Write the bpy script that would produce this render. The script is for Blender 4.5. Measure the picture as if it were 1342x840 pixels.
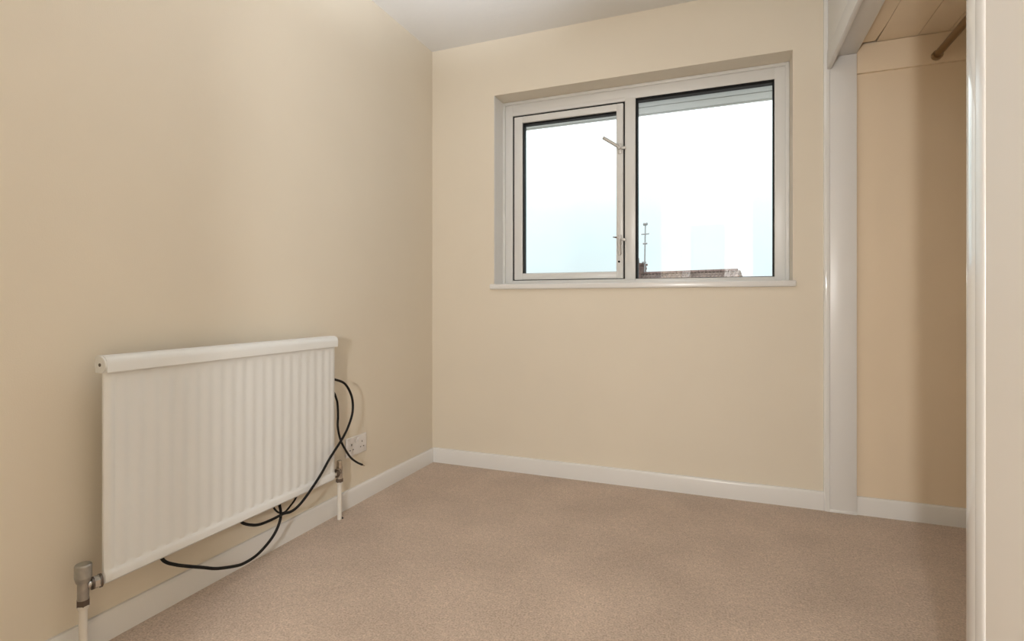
import bpy, bmesh, math, random
from mathutils import Vector, Matrix
random.seed(7)
for o in list(bpy.data.objects): bpy.data.objects.remove(o)
S = bpy.context.scene
C = S.collection

# ------------------------------------------------------------------ camera
cam_d = bpy.data.cameras.new('camera'); cam = bpy.data.objects.new('camera', cam_d); C.objects.link(cam)
cam.location = (1.5924, -2.7618, 0.9331)
cam.rotation_euler = (math.pi/2, 0, 0.3758)
cam_d.sensor_width = 36; cam_d.lens = 704.46/1342*36; cam_d.shift_y = -24.21/1342
cam_d.clip_start = 0.02; cam_d.clip_end = 500
S.camera = cam

# ------------------------------------------------------------------ view, sky, lamps
S.view_settings.view_transform = 'Standard'; S.view_settings.look = 'None'
S.view_settings.gamma = 1; S.view_settings.use_curve_mapping = False
S.view_settings.exposure = 0.09
SKY = 1.15          # overcast sky
HALL = 103.0         # light on the landing behind the doorway
FLASH = 430.0       # photographer's lamp bounced off the ceiling

w = bpy.data.worlds.new('overcast_sky'); S.world = w; w.use_nodes = True
nt = w.node_tree; nt.nodes.clear()
def wn(t, **k):
    n = nt.nodes.new(t)
    for a, b in k.items(): setattr(n, a, b)
    return n
tc = wn('ShaderNodeTexCoord'); sx = wn('ShaderNodeSeparateXYZ'); nt.links.new(tc.outputs['Generated'], sx.inputs[0])
rp = wn('ShaderNodeValToRGB')
mr = wn('ShaderNodeMapRange'); mr.inputs[1].default_value = -1; mr.inputs[2].default_value = 1
nt.links.new(sx.outputs['Z'], mr.inputs[0]); nt.links.new(mr.outputs[0], rp.inputs[0])
e = rp.color_ramp.elements
e[0].position = 0.0; e[0].color = (0.25, 0.25, 0.24, 1)
e[1].position = 1.0; e[1].color = (3.8, 3.85, 3.9, 1)
for p, c in ((0.4975, (0.30, 0.30, 0.29, 1)), (0.5005, (0.74, 0.84, 0.87, 1)), (0.545, (0.78, 0.92, 0.95, 1)), (0.58, (0.84, 1.01, 1.04, 1)), (0.61, (1.0, 1.18, 1.22, 1)), (0.68, (2.0, 2.14, 2.2, 1)), (0.85, (3.2, 3.25, 3.3, 1))):
    x = e.new(p); x.color = c
nz = wn('ShaderNodeTexNoise'); nz.inputs['Scale'].default_value = 5; nz.inputs['Detail'].default_value = 4
nt.links.new(tc.outputs['Generated'], nz.inputs['Vector'])
mm = wn('ShaderNodeMapRange'); mm.inputs[1].default_value = .3; mm.inputs[2].default_value = .7; mm.inputs[3].default_value = .95; mm.inputs[4].default_value = 1.06
nt.links.new(nz.outputs['Fac'], mm.inputs[0])
ml = wn('ShaderNodeMath', operation='MULTIPLY'); ml.inputs[1].default_value = SKY
nt.links.new(mm.outputs[0], ml.inputs[0])
bg = wn('ShaderNodeBackground'); nt.links.new(rp.outputs['Color'], bg.inputs['Color']); nt.links.new(ml.outputs[0], bg.inputs['Strength'])
ow = wn('ShaderNodeOutputWorld'); nt.links.new(bg.outputs[0], ow.inputs[0])

def lamp(name, kind, loc, energy, color, size, rot=(0, 0, 0)):
    d = bpy.data.lights.new(name, kind); d.energy = energy; d.color = color
    d.shadow_soft_size = size
    o = bpy.data.objects.new(name, d); o.location = loc; o.rotation_euler = rot; C.objects.link(o)
    return d
lamp('landing_lamp', 'POINT', (1.50, -3.90, 1.13), HALL, (0.98, 0.97, 0.96), 0.055)
fl = lamp('bounced_flash', 'SPOT', (1.60, -2.72, 1.10), FLASH, (0.925, 0.98, 1.07), 0.05)
bpy.data.objects['bounced_flash'].rotation_euler = (Vector((0.88, -1.48, 2.40))-Vector((1.60, -2.72, 1.10))).to_track_quat('-Z', 'Y').to_euler()
fl.spot_size = math.radians(46); fl.spot_blend = 1.0

# ------------------------------------------------------------------ materials
def mat(name, col, rough=.5, spec=.5, metal=0, bump=None, vary=None, coat=0):
    m = bpy.data.materials.new(name); m.use_nodes = True; t = m.node_tree
    b = t.nodes['Principled BSDF']
    b.inputs['Base Color'].default_value = (*col, 1); b.inputs['Roughness'].default_value = rough
    b.inputs['Specular IOR Level'].default_value = spec; b.inputs['Metallic'].default_value = metal
    b.inputs['Coat Weight'].default_value = coat; b.inputs['Coat Roughness'].default_value = .06
    tcn = t.nodes.new('ShaderNodeTexCoord')
    if vary:      # (scale, amount, detail)
        n = t.nodes.new('ShaderNodeTexNoise'); n.inputs['Scale'].default_value = vary[0]; n.inputs['Detail'].default_value = vary[2]
        t.links.new(tcn.outputs['Object'], n.inputs['Vector'])
        r = t.nodes.new('ShaderNodeValToRGB')
        r.color_ramp.elements[0].position = .3; r.color_ramp.elements[1].position = .7
        r.color_ramp.elements[0].color = (*[c*(1-vary[1]) for c in col], 1)
        r.color_ramp.elements[1].color = (*[min(1, c*(1+vary[1])) for c in col], 1)
        t.links.new(n.outputs['Fac'], r.inputs[0]); t.links.new(r.outputs[0], b.inputs['Base Color'])
    if bump:      # (scale, strength, distance)
        n = t.nodes.new('ShaderNodeTexNoise'); n.inputs['Scale'].default_value = bump[0]; n.inputs['Detail'].default_value = 3
        t.links.new(tcn.outputs['Object'], n.inputs['Vector'])
        bp = t.nodes.new('ShaderNodeBump'); bp.inputs['Strength'].default_value = bump[1]; bp.inputs['Distance'].default_value = bump[2]
        t.links.new(n.outputs['Fac'], bp.inputs['Height']); t.links.new(bp.outputs[0], b.inputs['Normal'])
    return m
M = {}
M['wall'] = mat('cream_emulsion', (.80, .725, .60), .6, .3, bump=(260, .12, .002), vary=(3, .012, 2))
M['warm'] = mat('wardrobe_peach_emulsion', (.84, .70, .525), .6, .3, bump=(260, .12, .002), vary=(3, .012, 2))
M['near'] = mat('side_wall_white_paint', (.82, .775, .715), .6, .3)
M['ceiling'] = mat('white_ceiling_paint', (.82, .81, .785), .85, .2, bump=(45, .25, .004))
M['gloss'] = mat('white_gloss_paint', (.82, .81, .79), .22, .5, bump=(14, .05, .002))
M['satin'] = mat('white_satin_paint', (.82, .81, .79), .38, .45)
M['post'] = mat('white_post_paint', (.82, .81, .79), .3, .5, bump=(14, .05, .002))
M['hard_gloss'] = mat('hard_white_gloss', (.82, .82, .80), .04, .6, bump=(6, .015, .002), coat=.6)
M['board'] = mat('cream_painted_board', (.88, .74, .56), .5, .35, vary=(4, .02, 2))
M['lining'] = mat('white_reveal_lining', (.88, .875, .85), .4, .5)
M['upvc'] = mat('white_frame_paint', (.77, .765, .74), .32, .5)
M['rad'] = mat('radiator_enamel', (.80, .81, .80), .33, .5)
M['radtop'] = mat('radiator_cover_enamel', (.82, .83, .82), .3, .5)
M['pipe'] = mat('pipe_paint', (.78, .745, .68), .35, .5)
M['black'] = mat('black_seal', (.006, .006, .006), .6, .2)
M['gap'] = mat('black_weather_strip', (.02, .02, .018), .6, .3)
M['cable'] = mat('black_cable_sheath', (.007, .0065, .006), .5, .28)
M['brass'] = mat('cable_tip_metal', (.45, .36, .25), .4, .5, metal=.8)
M['chrome'] = mat('valve_metal', (.62, .60, .56), .25, .5, metal=1, vary=(60, .12, 3))
M['cast'] = mat('valve_cap_grey', (.40, .39, .36), .42, .5, metal=.65, vary=(50, .12, 3))
M['body'] = mat('valve_body_grey', (.40, .38, .35), .38, .5, metal=.8, vary=(60, .12, 3))
M['spindle'] = mat('valve_spindle', (.50, .42, .33), .35, .5, metal=.6)
M['iron'] = mat('valve_nut_dark', (.16, .13, .11), .4, .5, metal=.8)
M['bronze'] = mat('rail_tube_brown', (.22, .135, .06), .32, .5, metal=.75)
M['railhole'] = mat('rail_socket_metal', (.40, .30, .19), .35, .5, metal=.7)
M['plastic'] = mat('socket_plastic', (.80, .77, .75), .3, .5)
M['hole'] = mat('pin_hole_dark', (.05, .045, .045), .7, .2)
M['handle'] = mat('handle_metal', (.62, .60, .57), .4, .5, metal=.25)
M['soffit'] = mat('soffit_grey_boards', (.35, .37, .37), .6, .3)
M['fascia'] = mat('fascia_grey', (.42, .44, .44), .5, .3)
M['tile'] = mat('brown_roof_tile', (.105, .078, .068), .8, .2, vary=(3, .3, 3))
M['ridge'] = mat('ridge_tile_brown', (.085, .055, .05), .8, .2, vary=(2, .3, 3))
M['brickw'] = mat('far_brick', (.33, .20, .15), .85, .2, vary=(6, .25, 3))
M['chim'] = mat('chimney_brick', (.11, .07, .062), .85, .2, vary=(5, .2, 3))
M['mortar'] = mat('mortar', (.42, .38, .34), .9, .1)
M['aerial'] = mat('aerial_metal', (.22, .22, .22), .5, .4, metal=.5)
M['grass'] = mat('paving', (.36, .35, .33), .9, .1, vary=(.6, .15, 4))
M['render'] = mat('outer_render', (.62, .59, .55), .85, .2, bump=(60, .3, .004))
M['floorboard'] = mat('landing_carpet', (.40, .31, .245), .95, .1)

def carpet():
    m = bpy.data.materials.new('beige_twist_carpet'); m.use_nodes = True; t = m.node_tree; b = t.nodes['Principled BSDF']
    b.inputs['Roughness'].default_value = .95; b.inputs['Specular IOR Level'].default_value = .08
    b.inputs['Sheen Weight'].default_value = .15; b.inputs['Sheen Roughness'].default_value = .5
    tcn = t.nodes.new('ShaderNodeTexCoord')
    def noise(sc, det, ro=.5):
        n = t.nodes.new('ShaderNodeTexNoise'); n.inputs['Scale'].default_value = sc; n.inputs['Detail'].default_value = det
        n.inputs['Roughness'].default_value = ro; t.links.new(tcn.outputs['Object'], n.inputs['Vector']); return n
    fine, mid, big = noise(170, 3, .65), noise(55, 3, .6), noise(3.2, 3, .55)
    def ramp(src, a, c, p0=.3, p1=.7):
        r = t.nodes.new('ShaderNodeValToRGB'); r.color_ramp.elements[0].position = p0; r.color_ramp.elements[1].position = p1
        r.color_ramp.elements[0].color = (*a, 1); r.color_ramp.elements[1].color = (*c, 1); t.links.new(src.outputs['Fac'], r.inputs[0]); return r
    def mul(a, c):
        x = t.nodes.new('ShaderNodeMix'); x.data_type = 'RGBA'; x.blend_type = 'MULTIPLY'; x.inputs[0].default_value = 1
        t.links.new(a, x.inputs[6]); t.links.new(c, x.inputs[7]); return x.outputs[2]
    r1 = ramp(fine, CARP_LO, CARP_HI)
    r2 = ramp(mid, (.90, .895, .89), (1.08, 1.08, 1.08))
    r3 = ramp(big, (.90, .895, .89), (1.09, 1.09, 1.09))
    t.links.new(mul(mul(r1.outputs[0], r2.outputs[0]), r3.outputs[0]), b.inputs['Base Color'])
    bp = t.nodes.new('ShaderNodeBump'); bp.inputs['Strength'].default_value = .5; bp.inputs['Distance'].default_value = .006
    t.links.new(fine.outputs['Fac'], bp.inputs['Height']); t.links.new(bp.outputs[0], b.inputs['Normal'])
    return m
CARP_LO, CARP_HI = (.43, .33, .255), (.75, .605, .495)
M['carpet'] = carpet()

def glass():
    m = bpy.data.materials.new('window_glass'); m.use_nodes = True; t = m.node_tree; t.nodes.clear()
    tr = t.nodes.new('ShaderNodeBsdfTransparent'); tr.inputs[0].default_value = (.97, .985, .98, 1)
    g = t.nodes.new('ShaderNodeBsdfGlossy'); g.inputs['Roughness'].default_value = .01
    fr = t.nodes.new('ShaderNodeFresnel'); fr.inputs[0].default_value = 1.45
    mx = t.nodes.new('ShaderNodeMixShader'); o = t.nodes.new('ShaderNodeOutputMaterial')
    t.links.new(fr.outputs[0], mx.inputs[0]); t.links.new(tr.outputs[0], mx.inputs[1]); t.links.new(g.outputs[0], mx.inputs[2]); t.links.new(mx.outputs[0], o.inputs[0])
    return m
M['glass'] = glass()

# ------------------------------------------------------------------ helpers
def box(bm, a, b, bev=0, seg=2):
    r = bmesh.ops.create_cube(bm, size=1)
    v = r['verts']
    c = [(a[i]+b[i])/2 for i in range(3)]; s = [abs(b[i]-a[i]) for i in range(3)]
    for q in v: q.co = Vector((q.co.x*s[0]+c[0], q.co.y*s[1]+c[1], q.co.z*s[2]+c[2]))
    if bev:
        ed = list({e for q in v for e in q.link_edges})
        bmesh.ops.bevel(bm, geom=ed, offset=bev, segments=seg, affect='EDGES', profile=.5)
def cyl(bm, p, q, r, r2=None, seg=20, caps=True):
    p, q = Vector(p), Vector(q); d = q-p
    m = Matrix.Translation((p+q)/2) @ d.to_track_quat('Z', 'Y').to_matrix().to_4x4()
    bmesh.ops.create_cone(bm, cap_ends=caps, segments=seg, radius1=r, radius2=r if r2 is None else r2, depth=d.length, matrix=m)
def hexnut(bm, p, q, r): cyl(bm, p, q, r, seg=6)
def prism(bm, pts, axis, a, b):
    """closed 2D outline extruded along an axis from a to b"""
    def co(u, v, t):
        return {'x': (t, u, v), 'y': (u, t, v), 'z': (u, v, t)}[axis]
    v0 = [bm.verts.new(co(u, v, a)) for u, v in pts]; v1 = [bm.verts.new(co(u, v, b)) for u, v in pts]
    n = len(pts)
    bm.faces.new(v0); bm.faces.new(v1[::-1])
    for i in range(n): bm.faces.new((v0[i], v0[(i+1) % n], v1[(i+1) % n], v1[i]))
def tube(bm, pts, r, seg=10, per=8):
    P = [Vector(p) for p in pts]; n = len(P); out = []
    for i in range(n-1):
        p0, p1, p2, p3 = P[max(i-1, 0)], P[i], P[i+1], P[min(i+2, n-1)]
        for k in range(per):
            t = k/per
            out.append(.5*((2*p1)+(-p0+p2)*t+(2*p0-5*p1+4*p2-p3)*t*t+(-p0+3*p1-3*p2+p3)*t**3))
    out.append(P[-1])
    rings = []; nrm = None
    for i, p in enumerate(out):
        d = (out[min(i+1, len(out)-1)]-out[max(i-1, 0)]).normalized()
        if nrm is None: nrm = d.orthogonal().normalized()
        nrm = (nrm-d*nrm.dot(d)).normalized(); bn = d.cross(nrm)
        rings.append([bm.verts.new(p+nrm*r*math.cos(6.2832*k/seg)+bn*r*math.sin(6.2832*k/seg)) for k in range(seg)])
    for a, b in zip(rings, rings[1:]):
        for k in range(seg): bm.faces.new((a[k], a[(k+1) % seg], b[(k+1) % seg], b[k]))
    bm.faces.new(rings[0][::-1]); bm.faces.new(rings[-1])
def obj(name, bm, m, parent=None, smooth=False):
    bmesh.ops.recalc_face_normals(bm, faces=bm.faces)
    me = bpy.data.meshes.new(name); bm.to_mesh(me); bm.free()
    me.materials.append(M[m])
    if smooth:
        for p in me.polygons: p.use_smooth = True
        me.set_sharp_from_angle(angle=math.radians(38))
    o = bpy.data.objects.new(name, me); C.objects.link(o)
    if parent:
        o.parent = parent
        o.matrix_parent_inverse = Matrix.Translation(-parent.location)
    return o
def B(name, a, b, m, parent=None, bev=0, seg=2):
    bm = bmesh.new(); box(bm, a, b, bev, seg); return obj(name, bm, m, parent, smooth=bev > 0)
def tag(o, label=None, cat=None, group=None, kind=None):
    if label: o['label'] = label
    if cat: o['category'] = cat
    if group: o['group'] = group
    if kind: o['kind'] = kind
    return o
def struct(o, label): return tag(o, label, None, None, 'structure')
def empty(name, loc):
    o = bpy.data.objects.new(name, None); o.location = loc; o.empty_display_size = .1; C.objects.link(o); return o

# ------------------------------------------------------------------ room shell
H = 2.40
WX0, WX1, WZ0, WZ1 = .3935, 1.885, 1.004, 2.088      # window opening
RY = -2.97                                           # rear wall (doorway), camera stands in front of it
WD = 2.68                                            # back of the wardrobe recess
fl_ = struct(B('floor', (-.12, -3.05, -.05), (WD+.1, .02, 0), 'carpet'), 'beige twist pile carpet covering the bedroom floor')
struct(B('ceiling', (-.12, -3.05, H), (WD+.1, .02, H+.06), 'ceiling'), 'white painted ceiling with faint brush marks')
bm = bmesh.new()
for a, b in (((-.12, 0, -.05), (WX0, .25, H+.06)), ((WX1, 0, -.05), (2.10, .25, H+.06)), ((WX0, 0, -.05), (WX1, .25, WZ0)), ((WX0, 0, WZ1), (WX1, .25, H+.06))): box(bm, a, b)
bmesh.ops.remove_doubles(bm, verts=bm.verts, dist=1e-5)
struct(obj('wall_back', bm, 'wall'), 'cream painted wall with the recessed window')
struct(B('wall_left', (-.12, -3.05, 0), (0, 0, H), 'wall'), 'cream painted wall behind the radiator')
# rear wall with a doorway to the landing
DX0, DX1, DZ = .95, 1.87, 2.04
bm = bmesh.new()
for a, b in (((0, RY-.08, 0), (DX0, RY, H)), ((DX1, RY-.08, 0), (WD+.1, RY, H)), ((DX0, RY-.08, DZ), (DX1, RY, H))): box(bm, a, b)
struct(obj('wall_rear', bm, 'wall'), 'cream painted wall with the open doorway')
bm = bmesh.new()
for a, b in (((DX0-.06, RY, 0), (DX0, RY+.014, DZ+.06)), ((DX1, RY, 0), (DX1+.06, RY+.014, DZ+.06)), ((DX0, RY, DZ), (DX1, RY+.014, DZ+.06))): box(bm, a, b, .004)
struct(obj('trim_3', bm, 'gloss', smooth=True), 'white architrave around the open doorway')
# landing beyond the doorway
bm = bmesh.new()
for a, b in (((.2, -4.6, -.05), (1.17, -4.52, H)), ((1.60, -4.6, -.05), (2.6, -4.52, H)), ((1.17, -4.6, 1.98), (1.60, -4.52, H)), ((.12, -4.6, -.05), (.2, -3.05, H)), ((2.6, -4.6, -.05), (2.68, -3.05, H)), ((.12, -4.6, H), (2.68, -3.05, H+.06)),
             ((1.05, -6.2, -.05), (1.72, -6.12, H)), ((1.05, -6.2, -.05), (1.13, -4.6, H)), ((1.64, -6.2, -.05), (1.72, -4.6, H)), ((1.05, -6.2, H), (1.72, -4.6, H+.06))): box(bm, a, b)
struct(obj('wall_landing', bm, 'wall'), 'cream walls of the landing beyond the doorway')
bm = bmesh.new()
for a, b in (((1.06, -4.52, 0), (1.17, -4.50, 2.05)), ((1.60, -4.52, 0), (1.95, -4.50, 2.05)), ((1.17, -4.52, 1.96), (1.60, -4.50, 2.05))): box(bm, a, b, .003)
struct(obj('trim_4', bm, 'gloss', smooth=True), 'white door frame across the landing')
struct(B('floor_landing', (.2, -6.12, -.05), (2.6, -3.05, 0), 'floorboard'), 'beige carpet of the landing beyond the doorway')
# right wall (near) and wardrobe recess walls
struct(B('wall_right', (2.032, RY, 0), (2.133, -1.645, H), 'near'), 'white painted wall beside the wardrobe opening')
bm = bmesh.new()
box(bm, (WD, RY, 0), (WD+.1, 0, H)); box(bm, (2.133, -1.60, 0), (WD, -1.545, H)); box(bm, (2.10, 0, -.05), (WD+.1, .25, H+.06))
struct(obj('wall_wardrobe', bm, 'warm'), 'cream painted inner walls of the wardrobe recess')

# skirting boards
def skirting(name, outline_axis, pts, a, b, label):
    bm = bmesh.new(); prism(bm, pts, outline_axis, a, b); return struct(obj(name, bm, 'gloss', smooth=True), label)
def sk_prof(t=.015, h=.079):
    return [(0, 0), (t, 0), (t, h-.010), (t-.002, h-.004), (t-.006, h), (0, h)]
skirting('baseboard_left', 'y', sk_prof(), RY, 0, 'white skirting board along the wall with the radiator')
skirting('baseboard_back', 'x', [(-u, v) for u, v in sk_prof(.015, .083)], .015, 2.0074, 'white skirting board under the window')
skirting('baseboard_wardrobe', 'x', [(-u, v) for u, v in sk_prof(.013, .079)], 2.133, WD, 'white skirting board inside the wardrobe recess')

# rounded corner strip between back wall and wardrobe
def rounded_strip(name, x0, x1, y0, y1, z0, z1, r, m, parent=None):
    pts = []
    for cx_, cy_, a0 in ((x0+r, y0+r, 180),):
        for k in range(6):
            a = math.radians(a0+90*k/5); pts.append((cx_+r*math.cos(a), cy_+r*math.sin(a)))
    pts += [(x1, y0), (x1, y1), (x0, y1)]
    bm = bmesh.new(); prism(bm, pts, 'z', z0, z1); return obj(name, bm, m, parent, smooth=True)
struct(rounded_strip('trim_1', 2.0074, 2.0295, -.0203, 0, 0, H, .009, 'hard_gloss'), 'narrow white gloss bead running up the wall beside the wardrobe post')

# ------------------------------------------------------------------ window
FY = .135
win = empty('window_1', (1.139, FY, 1.035)); struct(win, 'white two-light window with an opening casement and a fixed pane')
def ring(name, x0, x1, z0, z1, wl, wr, wt, wb, y0, y1, m, parent, bev=.003):
    bm = bmesh.new()
    box(bm, (x0, y0, z0), (x0+wl, y1, z1), bev); box(bm, (x1-wr, y0, z0), (x1, y1, z1), bev)
    box(bm, (x0+wl-.002, y0+.0004, z1-wt), (x1-wr+.002, y1, z1), bev); box(bm, (x0+wl-.002, y0+.0004, z0), (x1-wr+.002, y1, z0+wb), bev)
    return obj(name, bm, m, parent, smooth=True)
# outer frame, with a raised bead round its outside
ring('window_frame', WX0, WX1, 1.031, WZ1, .060, .065, .071, .026, FY, FY+.06, 'upvc', win)
ring('frame_bead', WX0, WX1, 1.031, WZ1, .017, .017, .017, .004, FY-.013, FY+.01, 'upvc', win, .005)
B('mullion', (1.099, FY-.004, 1.05), (1.1553, FY+.06, 2.02), 'upvc', win, .004)
# dark weather strip round the casement
ring('weather_strip', .4525, 1.100, 1.053, 2.0185, .012, .010, .012, .010, FY+.008, FY+.05, 'gap', win, 0)
# head of the frame is lower over the casement
B('frame_head', (.452, FY, 2.0085), (1.1, FY+.06, 2.03), 'upvc', win, .002)
sash = ring('casement_sash', .4650, 1.0905, 1.0605, 1.9980, .0505, .0365, .0375, .036, FY-.006, FY+.05, 'upvc', win, .004)
ring('gasket', .5145, 1.0555, 1.0950, 1.9610, .0085, .003, .0115, .003, FY+.004, FY+.040, 'black', sash, 0)
B('pane', (.515, FY+.030, 1.095), (1.055, FY+.036, 1.961), 'glass', sash)
ring('gasket', 1.1545, 1.8215, 1.0565, 2.0180, .0105, .008, .0155, .003, FY+.004, FY+.045, 'black', win, 0)
B('pane', (1.155, FY+.034, 1.057), (1.821, FY+.040, 2.018), 'glass', win)
# sill board and side lining
B('reveal_lining', (WX0-.001, .004, 1.033), (WX0+.003, FY-.012, WZ1-.001), 'lining', win)
bm = bmesh.new(); box(bm, (WX0, -.001, 1.004), (WX1, FY+.02, 1.0325)); box(bm, (.3735, -.017, 1.004), (1.8985, .0, 1.0325), .006, 3)
obj('window_sill', bm, 'gloss', win, smooth=True)

def cockspur(z, ang, length, x=1.0725):
    """casement fastener: back plate, pivot boss, lever turned by ang, nose over the mullion"""
    base = B('handle', (x-.011, FY-.012, z-.030), (x+.011, FY-.005, z+.026), 'handle', sash, .003)
    bm = bmesh.new(); cyl(bm, (x, FY-.012, z), (x, FY-.032, z), .009, seg=16)
    obj('pivot_boss', bm, 'handle', sash, True)
    bm = bmesh.new()
    d = Vector((math.sin(ang), 0, -math.cos(ang)))
    p0 = Vector((x, FY-.026, z)); p1 = p0+d*length*.45+Vector((0, -.012, 0)); p2 = p0+d*length+Vector((0, -.014, 0))
    tube(bm, [p0, p0+d*length*.2+Vector((0, -.008, 0)), p1, p2], .0095, 10, 5)
    obj('lever', bm, 'handle', sash, True)
    B('nose', (x+.008, FY-.020, z-.009), (x+.034, FY-.008, z+.005), 'handle', sash, .003)
cockspur(1.757, math.radians(-124), .100)
cockspur(1.268, math.radians(3), .085)
bm = bmesh.new(); cyl(bm, (1.069, FY-.005, 1.1495), (1.069, FY-.0105, 1.1495), .0055, seg=14); obj('lock_button', bm, 'black', sash, True)
bm = bmesh.new(); cyl(bm, (1.062, FY-.030, 1.277), (1.040, FY-.034, 1.279), .005, .002, seg=10); obj('catch_pin', bm, 'iron', sash, True)

# ------------------------------------------------------------------ built-in wardrobe
wd = empty('wardrobe', (2.08, -.75, 0)); tag(wd, 'white framed built-in wardrobe opening with boarded top beside the window wall', 'wardrobe')
B('post', (2.030, -.020, 0), (2.133, 0, 2.0215), 'post', wd, .002)
B('plinth_edge', (2.0295, -.0235, 0), (2.1335, -.001, .012), 'post', wd, .002)
B('header', (2.0365, -1.465, 2.0215), (2.133, 0, 2.075), 'post', wd, .001)
B('fascia_rail', (2.018, -1.465, 1.968), (2.0365, -.021, 2.0495), 'satin', wd, .003)
for y0, y1 in ((-.742, -.021), (-1.465, -.748)):
    B('upper_door', (2.022, y0, 2.0535), (2.040, y1, 2.398), 'satin', wd, .002)
x = 2.133
for k, x1 in enumerate((2.2075, 2.356, 2.465, WD)):
    ye = -.026 if k == 0 else -.003                       # the first board stops short and its end has shrunk
    bm = bmesh.new(); xr = x1-.0010
    prism(bm, [(x+.0010, -1.545), (xr, -1.545), (xr, -.16), (xr-(.007 if k == 0 else 0), ye), (x+.0010, ye)], 'z', 2.062, 2.078)
    obj('ceiling_board', bm, 'board', wd)
    x = x1
B('board_gap_backing', (2.134, -1.545, 2.079), (WD-.001, -.001, 2.083), 'hole', wd)
B('end_batten', (2.134, -.016, 1.934), (WD-.001, 0, 2.060), 'warm', wd, .0015)
# near post: flat gloss face, rounded bead, flat board
B('near_post', (2.030, -1.5065, 0), (2.133, -1.4655, H-.001), 'hard_gloss', wd, .0015)
rs = bmesh.new()
pts = []
for k in range(9):
    a = math.radians(90+180*k/8); pts.append((2.0315+.0035*math.cos(a), -1.5255+.019*math.copysign(abs(math.sin(a))**.6, math.sin(a))))
pts += [(2.133, -1.5445), (2.133, -1.5065)]
prism(rs, pts, 'z', 0, H-.001); obj('near_bead', rs, 'gloss', wd, True)
B('near_board', (2.032, -1.645, 0), (2.133, -1.5445, H-.001), 'near', wd)

# hanging rail
rail = empty('clothes_rail', (2.42, -.75, 1.962)); tag(rail, 'brown metal hanging rail high inside the wardrobe recess', 'rail')
bm = bmesh.new(); cyl(bm, (2.42, -1.53, 1.966), (2.42, -.026, 1.966), .0145, seg=24); obj('tube', bm, 'bronze', rail, True)
for y0, y1 in ((-.030, -.016), (-1.545, -1.531)):
    bm = bmesh.new(); cyl(bm, (2.42, y0, 1.964), (2.42, y1, 1.964), .020, seg=24); obj('end_socket', bm, 'railhole', rail, True)

# ------------------------------------------------------------------ radiator
rad = empty('radiator', (.08, -1.407, 0)); tag(rad, 'white fluted panel radiator with top cover on the left cream wall', 'radiator')
Y0, Y1 = -1.8505, -.9635
bm = bmesh.new()
nf, per = 20, 8
ys = [Y0, Y0+.006, Y0+.018]+[Y0+.022+(Y1-Y0-.044)*i/(nf*per) for i in range(nf*per+1)]+[Y1-.018, Y1-.006, Y1]
def flute(y):
    t = (y-Y0-.022)/(Y1-Y0-.044)
    if t <= 0 or t >= 1: return 0
    s = .5-.5*math.cos(2*math.pi*t*nf)
    return -.0026*(1-s)
zs = [(.198, -.008, 0), (.201, -.001, 0), (.206, .0035, 0), (.222, .0035, 0), (.228, .0015, 0), (.233, -.002, .2), (.243, -.001, 1), (.72, 0, 1), (.738, 0, .5), (.748, 0, 0), (.770, 0, 0)]
grid = []
for z, dx, k in zs:
    row = []
    for y in ys:
        e = min(y-Y0, Y1-y); edge = -.006 if e < 1e-6 else (-.0015 if e < .007 else 0)
        row.append(bm.verts.new((.1+dx+edge+k*flute(y), y, z)))
    grid.append(row)
for a, b in zip(grid, grid[1:]):
    for i in range(len(ys)-1): bm.faces.new((a[i], a[i+1], b[i+1], b[i]))
bd = [e for e in bm.edges if e.is_boundary]
r = bmesh.ops.extrude_edge_only(bm, edges=bd)
nv = [g for g in r['geom'] if isinstance(g, bmesh.types.BMVert)]
for v in nv: v.co.x = .084
bmesh.ops.contextual_create(bm, geom=[e for e in bm.edges if e.is_boundary])
obj('panel', bm, 'rad', rad, True)
# top cover: rounded hood
pr = [(.060, .748), (.1065, .748), (.1085, .7505), (.1085, .772), (.1065, .782), (.100, .7895), (.090, .793), (.066, .793), (.060, .788)]
bm = bmesh.new(); prism(bm, pr, 'y', Y0-.002, Y1+.004); tc_ = obj('top_cover', bm, 'radtop', rad, True)
bm = bmesh.new(); cyl(bm, (.086, Y0-.0065, .7695), (.086, Y0-.0015, .7695), .0215, seg=28); ec = obj('end_cap', bm, 'radtop', rad, True)
bm = bmesh.new(); cyl(bm, (.086, Y0-.0075, .7695), (.086, Y0-.006, .7695), .0045, seg=14); obj('vent_hole', bm, 'iron', ec, True)
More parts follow.
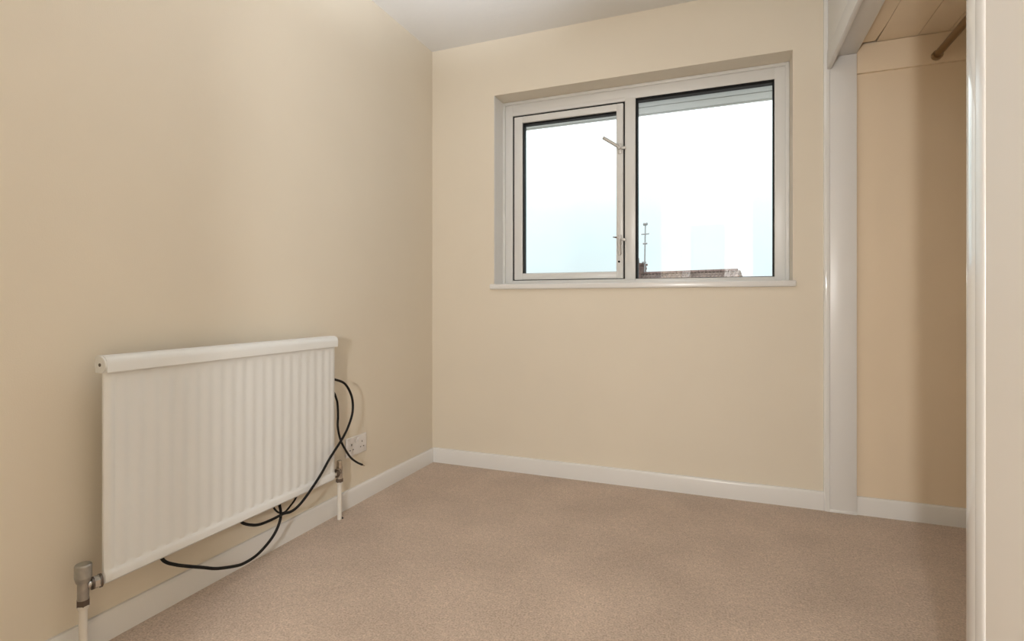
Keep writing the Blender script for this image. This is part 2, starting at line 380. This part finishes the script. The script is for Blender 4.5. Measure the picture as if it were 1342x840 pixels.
# side edge seams
for yy in (Y0, Y1): B('side_seam', (.085, yy-.0015, .205), (.0935, yy+.0015, .75), 'rad', rad, .0015)
for yy in (-1.72, -1.15):
    B('wall_bracket', (.0, yy-.02, .30), (.084, yy+.02, .70), 'rad', rad, .001)
def valve(x, y, ysign, capped):
    """angle valve: cap, body, union to radiator, compression nut, pipe"""
    zc = .208
    bm = bmesh.new()
    cyl(bm, (x, y, .172), (x, y, .222), .0125, seg=20); cyl(bm, (x, y, zc), (x, y+ysign*.022, zc), .0105, seg=20)
    v = obj('valve', bm, 'body' if capped else 'chrome', rad, True)
    bm = bmesh.new()
    if capped:
        cyl(bm, (x, y, .219), (x, y, .232), .0150, .0185, 24); cyl(bm, (x, y, .232), (x, y, .262), .0185, seg=24); cyl(bm, (x, y, .262), (x, y, .265), .0185, .0165, 24)
    else:
        cyl(bm, (x, y, .219), (x, y, .226), .0140, seg=20); cyl(bm, (x, y, .226), (x, y, .250), .0120, .0110, 20); cyl(bm, (x, y, .250), (x, y, .253), .0110, .008, 20)
    obj('valve_cap', bm, 'cast' if capped else 'spindle', v, True)
    q = Vector((.085, y+ysign*.052, zc)) if capped else Vector((x+.022, y+ysign*.07, zc))
    p = Vector((x, y, zc)); d = (q-p).normalized()
    bm = bmesh.new(); cyl(bm, p+d*.008, p+d*(q-p).length, .0098, seg=20); obj('tail', bm, 'chrome', v, True)
    bm = bmesh.new(); cyl(bm, p+d*.0165, p+d*.0215, .0160, seg=24); obj('union_ring', bm, 'iron', v, True)
    bm = bmesh.new(); hexnut(bm, p+d*.0215, p+d*.0335, .0168); obj('union_nut', bm, 'chrome', v)
    bm = bmesh.new(); cyl(bm, p+d*.0335, p+d*.0385, .0175, seg=24); obj('tail_collar', bm, 'iron', v, True)
    bm = bmesh.new(); hexnut(bm, (x, y, .160), (x, y, .175), .0150); obj('compression_nut', bm, 'iron', v)
    bm = bmesh.new(); cyl(bm, (x, y, .150), (x, y, .161), .0110, .0145, 20); obj('olive_collar', bm, 'pipe', v, True)
    bm = bmesh.new(); cyl(bm, (x, y, -.004), (x, y, .152), .0092, seg=18); pp = obj('pipe', bm, 'pipe', rad, True)
    bm = bmesh.new(); cyl(bm, (x+.002, y+.010, .0), (x+.002, y+.010, .004), .0085, .007, 14); obj('floor_hole', bm, 'hole', pp, True)
valve(.072, -1.8880, 1, True)
valve(.055, -.8850, -1, False)

# ------------------------------------------------------------------ wall socket
so = empty('wall_socket', (0, -.7087, .268)); tag(so, 'white double plug socket on the wall beside the radiator', 'socket')
yc, zc = -.7087, .2700
B('faceplate', (0, yc-.073, zc-.043), (.010, yc+.073, zc+.043), 'plastic', so, .003, 3)
for s in (-1, 1):
    B('switch', (.009, yc+s*.010-.006, zc+.016), (.0135, yc+s*.010+.006, zc+.032), 'plastic', so, .002)
    c_ = yc+s*.038
    B('earth_hole', (.0098, c_-.0022, zc+.006), (.0104, c_+.0022, zc+.014), 'hole', so)
    for q in (-1, 1): B('pin_hole', (.0098, c_+q*.011-.0034, zc-.016), (.0104, c_+q*.011+.0034, zc-.0115), 'hole', so)

# ------------------------------------------------------------------ cables
def cable(name, pts, label, r=.0040):
    o = empty(name, pts[0]); tag(o, label, 'cable', None)
    bm = bmesh.new(); tube(bm, pts, r, 10, 8); obj('sheath', bm, 'cable', o, True); return o
cable('cable', [(.045, -1.00, .640), (.055, -.965, .622), (.07, -.9367, .6089), (.085, -.887, .5835), (.09, -.8479, .522), (.09, -.8427, .4548), (.1, -.8859, .3987), (.116, -.9485, .3597), (.120, -1.0239, .3048), (.119, -1.0765, .2532), (.117, -1.1489, .1964), (.11, -1.1875, .1684), (.10, -1.2113, .1570), (.09, -1.2382, .157), (.085, -1.2869, .1536), (.08, -1.3332, .1543), (.07, -1.360, .1604), (.056, -1.386, .176), (.048, -1.41, .21), (.045, -1.43, .25)],
      'black cable looping out past the radiator end and down across its lower corner', .0050)
q = cable('cable', [(.036, -1.06, .40), (.040, -1.01, .47), (.045, -.960, .540), (.055, -.926, .552), (.062, -.9125, .520), (.066, -.911, .4984), (.07, -.9127, .4504), (.073, -.9175, .4037), (.073, -.8994, .3442), (.06, -.8509, .288), (.05, -.8022, .2406), (.045, -.753, .206), (.042, -.712, .184)],
      'black cable with a bare tip hanging down beside the plug socket', .0046)
bm = bmesh.new(); cyl(bm, (.042, -.712, .184), (.040, -.694, .1745), .0036, .0026, 12); obj('bare_tip', bm, 'brass', q, True)
cable('cable', [(.045, -1.05, .30), (.05, -1.10, .22), (.058, -1.1424, .1777), (.064, -1.1788, .159), (.069, -1.2100, .1500), (.062, -1.232, .156), (.052, -1.246, .18), (.045, -1.252, .22)],
      'short black cable end peeping below the radiator edge where two cables cross', .0036)
cable('cable', [(.045, -1.21, .26), (.052, -1.217, .215), (.058, -1.2226, .1795), (.072, -1.2313, .1607), (.082, -1.2436, .1379), (.082, -1.2629, .1044), (.082, -1.2959, .0773), (.085, -1.3511, .056), (.085, -1.4053, .0514), (.085, -1.4448, .0591), (.085, -1.511, .0821), (.08, -1.5583, .1065), (.075, -1.6031, .1297), (.07, -1.6385, .1495), (.06, -1.6666, .1717), (.05, -1.68, .21), (.045, -1.69, .25)],
      'black cable sagging in a long loop under the radiator in front of the skirting', .0050)

# ------------------------------------------------------------------ outside: eave, ground, neighbouring house, aerial
ev = empty('trim_2', (1.1, .42, 2.075)); struct(ev, 'grey boarded eave overhanging the window outside')
B('soffit_board', (-1.5, .25, 2.075), (4.0, .452, 2.09), 'soffit', ev, .002)
B('soffit_joint', (-1.5, .452, 2.082), (4.0, .462, 2.09), 'black', ev)
B('soffit_board', (-1.5, .462, 2.075), (4.0, .575, 2.09), 'fascia', ev, .002)
B('fascia_board', (-1.5, .575, 2.070), (4.0, .597, 2.24), 'fascia', ev, .003)
struct(B('ground', (-300, .26, -3.1), (300, 480, -3.0), 'grass'), 'pale paved ground beyond the window')

A_, B_ = Vector((-2.62, 23.925, 0)), Vector((2.148, 22.505, 0))
u_ = (B_-A_).normalized(); n_ = Vector((u_.y, -u_.x, 0))      # n_ points towards the room
L = (B_-A_).length; RZ = 2.30; EZ = -.35; DEP = 3.4
def hp(s, d, z): p = A_+u_*s+n_*d; return (p.x, p.y, z)
house = empty('neighbouring_house', (A_.x, A_.y, -3.0)); tag(house, 'brown tiled house roof with a brick chimney beyond the window', 'house')
bm = bmesh.new()
vs = [bm.verts.new(hp(s, d, z)) for s in (0, L) for d, z in ((DEP-.3, -3.0), (-DEP+.3, -3.0), (-DEP+.3, EZ+.1), (0, RZ-.1), (DEP-.3, EZ+.1))]
bm.faces.new(vs[:5]); bm.faces.new(vs[5:][::-1])
for i in range(5): bm.faces.new((vs[i], vs[(i+1) % 5], vs[5+(i+1) % 5], vs[5+i]))
obj('wall', bm, 'brickw', house)
# roof: overlapping tile courses on both slopes, joined
bm = bmesh.new(); nc = 18
for sg in (1, -1):
    for k in range(nc):
        t0, t1 = k/nc, (k+1.25)/nc
        q = [bm.verts.new(hp(s, sg*DEP*t, RZ+(EZ-RZ)*t+dz)) for s in (-.1, L+.1) for t, dz in ((t0, .015), (t1, .055), (t1, .03), (t0, -.01))]
        for f in ((0, 1, 5, 4), (1, 2, 6, 5), (2, 3, 7, 6), (3, 0, 4, 7), (0, 3, 2, 1), (4, 5, 6, 7)): bm.faces.new([q[i] for i in f])
    for k in range(30):                                   # raised rolls running down the slope
        s0 = L*(k+.3)/30
        q = [bm.verts.new(hp(s, sg*DEP*t, RZ+(EZ-RZ)*t+dz)) for t in (.02, .99) for s, dz in ((s0, .03), (s0+.05, .10), (s0+.09, .03))]
        for f in ((0, 1, 4, 3), (1, 2, 5, 4), (0, 2, 1), (3, 4, 5), (2, 0, 3, 5)): bm.faces.new([q[i] for i in f])
tag(obj('roof_tiles', bm, 'tile', house), kind='stuff')
nr = 15; src = None
for k in range(nr):
    s0 = L*k/nr
    if src is None:
        bm = bmesh.new(); w_ = L/nr-.02
        ring0 = [(.15*math.cos(math.pi*j/6), .11*math.sin(math.pi*j/6)) for j in range(7)]
        v0 = [bm.verts.new((0, a, b)) for a, b in ring0]; v1 = [bm.verts.new((w_, a, b)) for a, b in ring0]
        bm.faces.new(v0); bm.faces.new(v1[::-1])
        for j in range(7): bm.faces.new((v0[j], v0[(j+1) % 7], v1[(j+1) % 7], v1[j]))
        src = o = obj('ridge_tile', bm, 'ridge', house)
    else:
        o = src.copy(); C.objects.link(o)
    o.location = Vector(hp(s0, 0, RZ-.02)); o.rotation_euler = (0, 0, math.atan2(u_.y, u_.x))
    o.matrix_parent_inverse = Matrix.Translation(-house.location)
# chimney stack at the end of the ridge
ch = None
def obox(name, s0, s1, d0, d1, z0, z1, m, parent):
    bm = bmesh.new(); q = [bm.verts.new(hp(s, d, z)) for z in (z0, z1) for s, d in ((s0, d0), (s1, d0), (s1, d1), (s0, d1))]
    for f in ((0, 1, 2, 3), (4, 5, 6, 7), (0, 1, 5, 4), (1, 2, 6, 5), (2, 3, 7, 6), (3, 0, 4, 7)): bm.faces.new([q[i] for i in f])
    return obj(name, bm, m, parent)
ch = obox('chimney', .05, .60, -.35, .35, 1.6, 2.70, 'chim', house)
for zz in (2.08, 2.30, 2.52): obox('brick_course', .03, .62, -.37, .37, zz, zz+.10, 'chim', ch)
obox('chimney_cap', 0, .65, -.40, .40, 2.70, 2.80, 'chim', ch)
bm = bmesh.new(); p = Vector(hp(.25, 0, 2.80)); cyl(bm, p, p+Vector((0, 0, .28)), .14, .12, 16); obj('chimney_pot', bm, 'chim', ch, True)
# television aerial strapped to the chimney
p0 = Vector(hp(.76, .2, 2.36)); p1 = Vector((-1.93, 23.65, 4.72))
ae = empty('television_aerial', p0); tag(ae, 'thin television aerial mast standing beside the chimney outside', 'aerial')
bm = bmesh.new(); cyl(bm, p0, p1, .035, .03, 10); obj('mast', bm, 'aerial', ae, True)
for t, l, th in ((.985, .09, .075), (.78, .19, .032), (.585, .10, .045)):
    c_ = p0.lerp(p1, t); bm = bmesh.new(); cyl(bm, c_-u_*l, c_+u_*l, th, seg=8); obj('cross_arm', bm, 'aerial', ae, True)
bm = bmesh.new(); c_ = p0.lerp(p1, .2); box(bm, c_-Vector((.12, .08, .03)), c_+Vector((.06, .08, .03))); obj('bracket', bm, 'aerial', ae)
